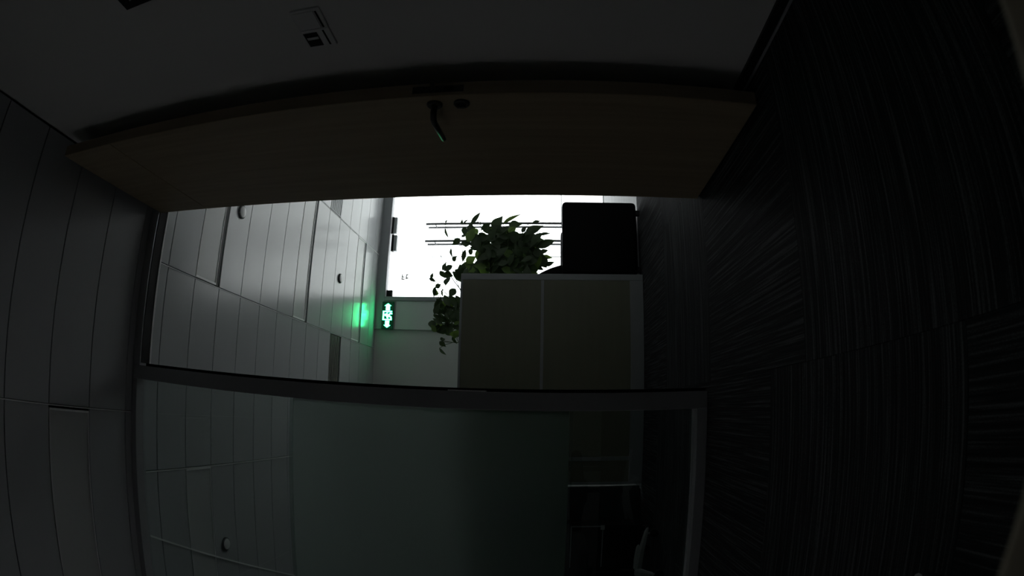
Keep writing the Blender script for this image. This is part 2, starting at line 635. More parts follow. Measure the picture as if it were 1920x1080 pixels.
# ------------------------------------------------------------------ glass partition (window_1) with frosted band
w1 = struct(empty('window_1', (-1.4, 2.44, 0)), 'framed glass partition with a wide frosted band left of the doorway', 'window')
FT = H + 2.242
box('head_rail', (-2.8, -.014, 2.40, 2.492, FT, CZ + .022), M['frame'], w1, .002, 1)
box('sill_rail', (-2.8, -.014, 2.40, 2.492, 0, H - .640), M['frame'], w1, .002, 1)
box('mullion', (-1.95, -1.88, 2.40, 2.492, H - .640, FT), M['frame'], w1, .002, 1)
for xa, xb in ((-1.88, -.014), (-2.8, -1.95)):
    box('glass_pane', (xa, xb, 2.466, 2.474, H - .640, FT), M['glass'], w1)
    box('frosted_film', (xa, xb, 2.4642, 2.4652, H - .085, H + 1.205), M['frost'], w1)
    boxes('film_edge', [(xa, xb, 2.463, 2.4639, H + 1.200, H + 1.222), (xa, xb, 2.463, 2.4639, H - .101, H - .082)], M['glass'], w1)
    box('glazing_bead', (xa, xb, 2.452, 2.466, H - .640, H - .632), M['bright'], w1)

# ------------------------------------------------------------------ doorway frame
df = struct(empty('trim_1', (.5, 2.44, 0)), 'dark grey metal door frame between doorway and glass partition', 'door frame')
box('jamb_post', (-.014, .063, 2.40, 2.492, 0, CZ + .022), M['frame'], df, .002, 1)
box('jamb_gasket', (.0632, .078, 2.435, 2.492, 0, H + 2.2), M['gasket'], df)
DT = H + 2.222
box('head_frame', (.0635, .992, 2.40, 2.492, DT, CZ + .022), M['frame'], df, .002, 1)
box('head_gasket', (.078, .975, 2.408, 2.484, DT - .004, DT - .0003), M['gasket'], df)
box('head_stop', (.078, .975, 2.484, 2.498, DT - .006, DT), M['rail'], df)
box('head_edge', (.0635, .935, 2.398, 2.4, DT - .002, DT + .002), M['bright'], df)
box('hinge_post', (.979, .9925, 2.41, 2.492, 0, DT), M['frame'], df, .002, 1)
sp = box('strike_plate', (.063, .068, 2.397, 2.433, H + .272, H + .436), M['white'], df, .0008, 1)

# ------------------------------------------------------------------ open wooden door (door_1)
d1 = struct(empty('door_1', (.9385, 2.397, 0)), 'tall wooden door standing open against the right wall', 'door')
d1.rotation_euler = (0, 0, -.006)


def dbox(name, b, material, bevel=0.0, parent=None):
    """door parts in the door's own axes: x into its back, y towards the hinge (0 at hinge, -0.897 at free edge)"""
    x0, x1, y0, y1, z0, z1 = b
    c = Vector(((x0 + x1) / 2, (y0 + y1) / 2, (z0 + z1) / 2))
    bm = bmesh.new()
    bm_box(bm, x0 - c.x, x1 - c.x, y0 - c.y, y1 - c.y, z0 - c.z, z1 - c.z)
    return link(name, finish(bm, name, bevel, 1), material, parent or d1, c - (parent.location if parent else Vector()))


def dlathe(name, prof, c, material, parent=None, sides=24, axis='x'):
    bm = bmesh.new()
    rings = []
    for r, h in prof:
        ring = []
        for k in range(sides):
            a = 2 * math.pi * k / sides
            ring.append(bm.verts.new((h, r * math.cos(a), r * math.sin(a))))
        rings.append(ring)
    for r0, r1 in zip(rings, rings[1:]):
        for k in range(sides):
            bm.faces.new((r0[k], r0[(k + 1) % sides], r1[(k + 1) % sides], r1[k]))
    bm.faces.new(rings[0])
    bm.faces.new(rings[-1])
    bmesh.ops.recalc_face_normals(bm, faces=list(bm.faces))
    return link(name, finish(bm, name), material, parent or d1, Vector(c) - (parent.location if parent else Vector()))


W = .897
SEAM = H + 1.832
leaf_o = dbox('door_leaf', (0, .050, -W + .003, 0, .010, SEAM - .0018), M['wood'], .0012)
dbox('top_panel', (0, .050, -W + .003, 0, SEAM + .0018, H + 2.203), M['wood'], .0012)
dbox('edge_band', (.001, .049, -W, -W + .0035, .011, H + 2.202), M['edge'])
lz = H + .372
ep = dbox('lock_faceplate', (.012, .038, -W - .0015, -W, lz - .10, lz + .065), M['handle'], .0006)
dbox('latch', (.016, .034, -W - .012, -W - .0015, lz + .026, lz + .048), M['handle'], .002, ep)
dbox('dead_bolt', (.020, .032, -W - .034, -W - .0015, lz - .010, lz + .002), M['handle'], .001, ep)
dbox('bolt_slot', (.018, .032, -W - .0022, -W - .0015, lz - .07, lz - .038), M['gasket'], 0, ep)
hy = -W + .052
ro = dlathe('handle_rose', [(.026, 0), (.026, -.007), (.022, -.010)], (0, hy, lz), M['handle'])
bm = bmesh.new()
bm_tube(bm, [(-.008, 0, 0), (-.035, 0, .001), (-.052, .006, .001), (-.060, .022, 0), (-.062, .06, -.004), (-.062, .14, -.010)],
        [.0105, .0105, .0105, .010, .0095, .008], 12)
bmesh.ops.recalc_face_normals(bm, faces=list(bm.faces))
link('lever', finish(bm, 'lever', smooth=True), M['handle'], d1, (0, hy, lz))
es = dlathe('thumb_turn_rose', [(.026, 0), (.026, -.007), (.022, -.010)], (0, hy, lz - .088), M['handle'])
dbox('thumb_turn', (-.020, -.010, hy - .004, hy + .004, lz - .103, lz - .073), M['handle'], .001, es)
for z in (.25, 1.1, 1.9, 2.6):
    dlathe('hinge', [(.007, -.006), (.007, .006)], (.054, -.002, z), M['steel'], sides=8)

# ------------------------------------------------------------------ fittings on the right wall
XW = 1.066
t = tag(empty('light_switch', (XW, 1.18, H + .70)), 'white rocker switch plate on the wall, farther from the wooden door than the display control', 'light switch')
box('back_plate', (1.057, XW, 1.130, 1.230, H + .655, H + .752), M['white'], t, .003, 2)
box('rocker', (1.053, 1.0575, 1.138, 1.223, H + .675, H + .744), M['white'], t, .0015, 1)
box('lower_slot', (1.0562, 1.0572, 1.142, 1.226, H + .666, H + .672), M['gasket'], t)
t = tag(empty('thermostat', (XW, 1.28, H + .70)), 'white wall control with black display window, between rocker switch and wooden door', 'thermostat')
box('back_plate', (1.057, XW, 1.233, 1.328, H + .657, H + .754), M['white'], t, .003, 2)
box('display', (1.0555, 1.0572, 1.246, 1.318, H + .701, H + .748), M['black'], t)
box('display_bar', (1.0545, 1.0556, 1.268, 1.281, H + .703, H + .742), M['white'], t)
box('lower_slot', (1.0562, 1.0572, 1.24, 1.32, H + .675, H + .681), M['gasket'], t)
t = tag(empty('control_panel', (XW, .80, H + 1.19)), 'black control panel on the white wall, cut by the photo edge, nearest the ceiling', 'control panel')
box('panel_body', (1.045, XW, .70, .884, H + 1.134, H + 1.257), M['black'], t, .002, 2)
lathe('indicator', [(.004, 0), (.003, -.0015)], (1.045, .845, H + 1.214), M['white'], t, 12, 'x')

# ------------------------------------------------------------------ glass entrance at the end of the corridor (door_2)
d2 = struct(empty('door_2', (2.25, YB, 0)), 'double glass entrance doors with long bar handles at corridor end', 'door')
box('side_panel', (.944, 1.315, YB - .03, YB + .12, 0, H + 2.0), M['grey'], d2, .002, 1)
box('header_panel', (.944, 3.4, YB - .035, YB + .12, H + 2.166, CZ + .02), M['header'], d2, .002, 1)
box('header_side', (.944, 1.318, YB - .035, YB + .12, H + 2.0, H + 2.166), M['header'], d2, .002, 1)
box('door_jamb', (1.318, 1.371, YB - .045, YB + .12, 0, H + 2.166), M['frame'], d2, .002, 1)
box('door_jamb', (3.19, 3.4, YB - .045, YB + .12, 0, H + 2.166), M['frame'], d2, .002, 1)
box('header_trim', (1.371, 3.19, YB - .045, YB, H + 2.150, H + 2.172), M['frame'], d2)
box('threshold', (1.371, 3.19, YB - .02, YB + .12, 0, .012), M['steel'], d2)
for xa, xb, hx, side in ((1.376, 2.232, 2.115, -1), (2.240, 3.185, 2.352, 1)):
    gp = box('glass_leaf', (xa, xb, YB + .03, YB + .042, .018, H + 2.135), M['doorglass'], d2)
    for yy, r, n in ((YB - .04, .0155, 'pull_bar'), (YB + .115, .014, 'outer_pull_bar')):
        zt, zb = H + 1.655, H - .72 + .45
        pb = tube(n, [(hx, yy, zb), (hx, yy, zt)], r, M['slot'], gp, 12)
        for zz in (zt - .12, zb + .12):
            tube('standoff', [(hx, YB + .03 if yy < YB else YB + .042, zz), (hx, yy, zz)], .008, M['slot'], gp, 8)
    box('bottom_patch', (xb - .16 if side < 0 else xa, xb if side < 0 else xa + .16, YB + .024, YB + .048, .014, .07), M['steel'], gp)
box('hinge_patch', (1.374, 1.468, YB + .015, YB + .055, H + 2.075, H + 2.155), M['black'], d2, .002, 1)
t = tag(empty('door_lock', (2.1, YB, H + 2.1)), 'black lock box over the glass doors, the one nearer the exit sign', 'door lock', 'lock boxes over the glass doors')
box('lock_body', (1.985, 2.215, YB - .03, YB + .028, H + 2.092, H + 2.125), M['black'], t, .002, 1)
box('armature_plate', (1.99, 2.21, YB - .028, YB + .028, H + 2.052, H + 2.091), M['header'], t)
t = tag(empty('door_lock', (2.35, YB, H + 2.1)), 'black lock box over the glass doors, the one farther from the exit sign', 'door lock', 'lock boxes over the glass doors')
box('lock_body', (2.232, 2.468, YB - .03, YB + .028, H + 2.108, H + 2.140), M['black'], t, .002, 1)
box('armature_plate', (2.237, 2.463, YB - .028, YB + .028, H + 2.068, H + 2.107), M['header'], t)

# faint lettering stuck on the left leaf
def stroke(bl, p, q, wd, y):
    p, q = Vector((p[0], 0, p[1])), Vector((q[0], 0, q[1]))
    d = (q - p).normalized()
    n = Vector((-d.z, 0, d.x)) * wd / 2
    vs = [bl.verts.new(Vector((v.x, yy, v.z))) for yy in (y, y + .001) for v in (p - n, q - n, q + n, p + n)]
    for f in ((0, 1, 2, 3), (7, 6, 5, 4), (0, 4, 5, 1), (1, 5, 6, 2), (2, 6, 7, 3), (3, 7, 4, 0)):
        bl.faces.new([vs[k] for k in f])


bm = bmesh.new()
mx, mz = 1.645, H + 1.915
for p, q in (((-.036, .040), (.036, .040)), ((-.028, .040), (-.028, .006)), ((.004, .034), (.004, .010)), ((-.030, -.018), (.036, -.018)), ((.030, -.018), (.036, -.044)), ((-.012, -.024), (-.012, -.044))):
    stroke(bm, (mx + p[0], mz + p[1]), (mx + q[0], mz + q[1]), .015, YB + .0285)
link('sticker_lettering', finish(bm, 'sticker_lettering'), M['decal'], d2).location = Vector((0, 0, 0)) - Vector(d2.location)

# ------------------------------------------------------------------ exit sign
ex = tag(empty('exit_sign', (1.117, YB - .036, H + 2.10)), 'lit green exit sign with white running figure and arrows beside glass entrance', 'exit sign')
SX0, SX1, SZ0, SZ1, SY = .937, 1.297, H + 2.018, H + 2.178, YB - .062
box('sign_body', (SX0, SX1, SY, YB - .036, SZ0, SZ1), M['signbody'], ex, .003, 2)
cx, cz = (SX0 + SX1) / 2, (SZ0 + SZ1) / 2


def plate(name, polys):
    bm = bmesh.new()
    for pts in polys:
        f0 = [bm.verts.new((cx + x - ex.location.x, SY - .002 - ex.location.y, cz + z - ex.location.z)) for x, z in pts]
        f1 = [bm.verts.new((v.co.x, v.co.y + .002, v.co.z)) for v in f0]
        n = len(pts)
        bm.faces.new(f0)
        bm.faces.new(f1[::-1])
        for k in range(n):
            bm.faces.new((f0[k], f1[k], f1[(k + 1) % n], f0[(k + 1) % n]))
    bmesh.ops.recalc_face_normals(bm, faces=list(bm.faces))
    return link(name, finish(bm, name), M['signlit'], ex)


for s in (-1, 1):
    plate('arrow', [[(s * .158, .0), (s * .126, .046), (s * .126, .027), (s * .066, .027), (s * .066, -.027), (s * .126, -.027), (s * .126, -.046)]])
plate('doorway_symbol', [[(-.060, .066), (.060, .066), (.060, .048), (-.060, .048)], [(.046, .048), (.060, .048), (.060, -.060), (.046, -.060)],
                         [(-.060, .048), (-.046, .048), (-.046, -.060), (-.060, -.060)]])
circ = [(.008 + .016 * math.cos(k * math.pi / 5), .030 + .016 * math.sin(k * math.pi / 5)) for k in range(10)]
plate('running_figure', [circ, [(-.020, .016), (.018, .013), (.014, -.022), (-.018, -.020)], [(-.020, .016), (-.043, .002), (-.038, -.016), (-.012, -.002)],
                         [(.016, .012), (.034, -.006), (.043, .004), (.026, .022)], [(.014, -.014), (.040, -.036), (.030, -.064), (.014, -.060), (.020, -.040), (-.004, -.022)],
                         [(-.014, -.014), (-.026, -.038), (-.045, -.042), (-.044, -.060), (-.014, -.054), (.004, -.022)]])

# ------------------------------------------------------------------ outside the glass doors
out = struct(box('pavement', (-12, 16, YB + .13, 30, -.12, -.02), M['pave']), 'pale pavement outside the glass entrance', 'pavement')
t = tag(empty('outdoor_post', (2.50, 9.2, 0)), 'thin grey post standing outside the glass doors, behind the leafy plant', 'post')
tube('shaft', [(2.50, 9.2, 0), (2.50, 9.2, 3.0)], .012, M['post'], t, 10)
box('foot_plate', (2.45, 2.55, 9.15, 9.25, -.02, .0), M['post'], t)
t = tag(empty('outdoor_rail', (3.6, 9.0, 0)), 'low thin grey rail outside the glass doors, at the height of the armchair top', 'rail')
tube('rail_bar', [(2.95, 9.0, .53), (6.4, 9.0, .53)], .011, M['post'], t, 10)
for xx in (4.6, 6.3):
    tube('rail_leg', [(xx, 9.0, -.02), (xx, 9.0, .53)], .012, M['post'], t, 10)

# ------------------------------------------------------------------ office partition screen
PY0, PY1 = 4.10, 4.15
ZT = H + .676
ps = tag(empty('partition_screen', (.2, 4.12, 0)), 'waist high olive panelled partition screen with grey metal frame in front of plant', 'partition screen')
box('post', (.936, .983, PY0 - .002, PY1 + .002, .004, ZT), M['screenframe'], ps, .002, 1)
box('post', (-.392, -.362, PY0 - .002, PY1 + .002, .004, ZT), M['screenframe'], ps, .002, 1)
box('post', (-.572, -.552, PY0 - .002, PY1 + .002, .004, ZT), M['screenframe'], ps, .002, 1)
for xa, xb in ((-.362, .936), (-.552, -.392)):
    box('top_rail', (xa, xb, PY0 - .002, PY1 + .002, ZT - .018, ZT), M['screenframe'], ps, .002, 1)
    box('upper_panel', (xa, xb, PY0, PY1, H + .078, ZT - .018), M['laminate'], ps, .001, 1)
    box('middle_rail', (xa, xb, PY0 - .001, PY1 + .001, H + .056, H + .078), M['screenframe'], ps, .001, 1)
    box('lower_panel', (xa, xb, PY0, PY1, H - .582, H + .056), M['laminate'], ps, .001, 1)
    box('plinth', (xa, xb, PY0 - .002, PY1 + .002, .004, H - .582), M['screenframe'], ps, .002, 1)
for xx in (.9, -.5):
    box('levelling_foot', (xx - .02, xx + .02, PY0, PY1, 0, .004), M['black'], ps)

# ------------------------------------------------------------------ black armchair right of the partition
ac = tag(empty('armchair', (1.25, 4.55, 0)), 'square black leather armchair with stub feet beside the partition screen', 'armchair')
AY = 4.128
box('armrest', (.992, 1.570, AY, AY + .15, .030, H - .078), M['leather'], ac, .03, 4, True)
box('armrest', (.992, 1.570, AY + .75, AY + .90, .030, H - .078), M['leather'], ac, .03, 4, True)
box('seat_base', (.99, 1.565, AY + .16, AY + .74, .032, .24), M['leather'], ac, .015, 2)
box('seat_cushion', (1.10, 1.568, AY + .16, AY + .74, .245, .42), M['leather'], ac, .04, 4, True)
prism('backrest', [(.80, .035), (.985, .035), (1.13, .44), (1.105, .61), (1.08, .69), (1.035, .785), (.96, .82), (.86, .81), (.80, .72)], 'y', AY + .155, AY + .745, M['leather'], ac, .02, 3)
for xx in (1.475, 1.02):
    for yy in (AY + .03, AY + .82):
        box('foot', (xx, xx + .036, yy, yy + .04, 0.001, .033), M['black'], ac)

# ------------------------------------------------------------------ workstation behind the left glass
dk = tag(empty('desk', (-1.4, 4.45, 0)), 'dark office desk with dark screen behind the glass, beyond the partition screen end', 'desk')
box('desk_top', (-2.3, -.60, 4.13, 4.80, .725, .75), M['screenframe'], dk, .002, 1)
for xx in (-.66, -2.26):
    box('leg_frame', (xx, xx + .04, 4.18, 4.74, 0, .725), M['black'], dk)
box('desk_screen', (-2.3, -.586, 4.095, 4.125, .02, H + .60), M['darkscreen'], dk, .003, 1)
pd = tag(empty('drawer_pedestal', (-1.02, 4.02, 0)), 'dark drawer unit with lit edges painted pale in front of the desk, behind glass', 'drawer unit')
box('carcass', (-1.165, -.845, 3.89, 4.08, .02, H - .165), M['black'], pd, .002, 1)
boxes('lit_edge_strips', [(-.853, -.845, 3.884, 3.89, H - .392, H - .165), (-1.165, -.845, 3.884, 3.89, H - .172, H - .165), (-1.165, -.845, 3.884, 3.89, H - .392, H - .385)], M['header'], pd)  # pale strips paint in the light caught along the unit's edges
box('corner_bracket', (-.873, -.840, 3.876, 3.884, H - .400, H - .372), M['white'], pd, .001, 1)
for k in range(2):
    box('drawer_front', (-1.158, -.855, 3.883, 3.8895, .05 + k * .12, .16 + k * .12), M['black'], pd, .002, 1)
for xx, yy in ((-1.15, 3.9), (-.89, 3.9), (-1.15, 4.04), (-.89, 4.04)):
    box('glide', (xx, xx + .03, yy, yy + .03, 0, .02), M['black'], pd)


def office_chair(x, y, rz, base_mat, label, back_ang):
    t = tag(empty('office_chair', (x, y, 0)), label, 'office chair')
    for k in range(5):
        an = rz + k * 2 * math.pi / 5
        c, s = math.cos(an), math.sin(an)
        bm = bmesh.new()
        secs = [(.02, .115, .028, .022), (.16, .100, .021, .017), (.285, .078, .014, .011), (.312, .070, .006, .006)]
        rings = []
        for r, z, hw, hh in secs:
            rings.append([bm.verts.new((r * c - s * u, r * s + c * u, z + v)) for u, v in ((-hw, -hh), (hw, -hh), (hw, hh * .3), (hw * .4, hh), (-hw * .4, hh), (-hw, hh * .3))])
        for r0, r1 in zip(rings, rings[1:]):
            for q in range(6):
                bm.faces.new((r0[q], r0[(q + 1) % 6], r1[(q + 1) % 6], r1[q]))
        bm.faces.new(rings[0])
        bm.faces.new(rings[-1])
        bmesh.ops.recalc_face_normals(bm, faces=list(bm.faces))
        lg = link('base_leg', finish(bm, 'base_leg'), base_mat, t)
        lathe('caster', [(.012, -.018), (.027, -.014), (.027, .014), (.012, .018)], (x + .275 * c, y + .275 * s, .027), M['black'], lg, 16, 'y')
        tube('caster_stem', [(x + .275 * c, y + .275 * s, .03), (x + .275 * c, y + .275 * s, .075)], .006, M['steel'], lg, 8)
    lathe('gas_column', [(.030, .10), (.030, .22), (.018, .23), (.018, .42)], (x, y, 0), M['black'], t, 16)
    box('seat_mechanism', (x - .08, x + .08, y - .08, y + .08, .40, .44), M['black'], t, .01, 2)
    st = box('seat', (x - .24, x + .24, y - .24, y + .24, .44, .52), M['fabric'], t, .035, 4, True)
    st.rotation_euler = (0, 0, back_ang)
    c, s = math.cos(back_ang), math.sin(back_ang)
    b = box('backrest', (x - .03, x + .03, y - .22, y + .22, .62, 1.08), M['fabric'], t, .025, 4, True)
    b.location = Vector((-.25 * c, -.25 * s, .85))
    b.rotation_euler = (0, -.12, back_ang)
    tube('back_support', [(x - .1 * c, y - .1 * s, .42), (x - .27 * c, y - .27 * s, .45), (x - .29 * c, y - .29 * s, .56), (x - .26 * c, y - .26 * s, .75)], .016, M['black'], t, 10)
    return t


office_chair(-1.075, 3.42, math.radians(-4), M['greyplastic'], 'black swivel chair with grey star base behind the glass partition', 0)
office_chair(-.628, .745, math.radians(-6), M['white'], 'swivel chair in the near room, only one pale base leg tip in view on carpet', math.radians(20))

# ------------------------------------------------------------------ small table carrying the camera
st = tag(empty('side_table', (0, 0, 0)), 'low light wooden table right below the camera', 'table')
TZ = H - .10
ang = math.atan2(-.026, .121)
st.location = (0, .0732, 0)
st.rotation_euler = (0, 0, ang)


def tbox(name, b, material, bevel):
    x0, x1, y0, y1, z0, z1 = b
    c = Vector(((x0 + x1) / 2, (y0 + y1) / 2, (z0 + z1) / 2))
    bm = bmesh.new()
    bm_box(bm, x0 - c.x, x1 - c.x, y0 - c.y, y1 - c.y, z0 - c.z, z1 - c.z)
    return link(name, finish(bm, name, bevel, 2), material, st, c)


tbox('table_top', (-.55, .55, -.60, 0, TZ - .025, TZ), M['desktop'], .003)
for xx in (-.50, .46):
    for yy in (-.56, -.06):
        tbox('leg', (xx, xx + .04, yy, yy + .04, 0, TZ - .025), M['black'], .002)

# ------------------------------------------------------------------ leafy plant behind the partition
pl = tag(empty('potted_plant', (.56, 4.66, 0)), 'large leafy green plant spilling over the partition and beside the armchair', 'plant')
lathe('planter', [(.13, 0), (.19, .96), (.20, .98), (.17, .98), (.165, .93)], (.56, 4.66, 0), M['pot'], pl, 28)
lathe('soil', [(.166, .90), (.166, .935), (.05, .945)], (.56, 4.66, 0), M['soil'], pl, 20)


def leaf_mesh(name, material, droop, fold, shape):
    bm = bmesh.new()
    n = len(shape)
    rows = []
    for i, hw in enumerate(shape):
        v = i / (n - 1)
        z = -droop * v * v
        row = [bm.verts.new((-hw, v, z + fold * hw)), bm.verts.new((0, v, z)), bm.verts.new((hw, v, z + fold * hw))]
        rows.append(row)
    for r0, r1 in zip(rows, rows[1:]):
        for q in range(2):
            bm.faces.new((r0[q], r0[q + 1], r1[q + 1], r1[q]))
    bmesh.ops.remove_doubles(bm, verts=list(bm.verts), dist=.0005)
    for f in bm.faces:
        f.smooth = True
    me = finish(bm, name)
    me.materials.append(material)
    return me


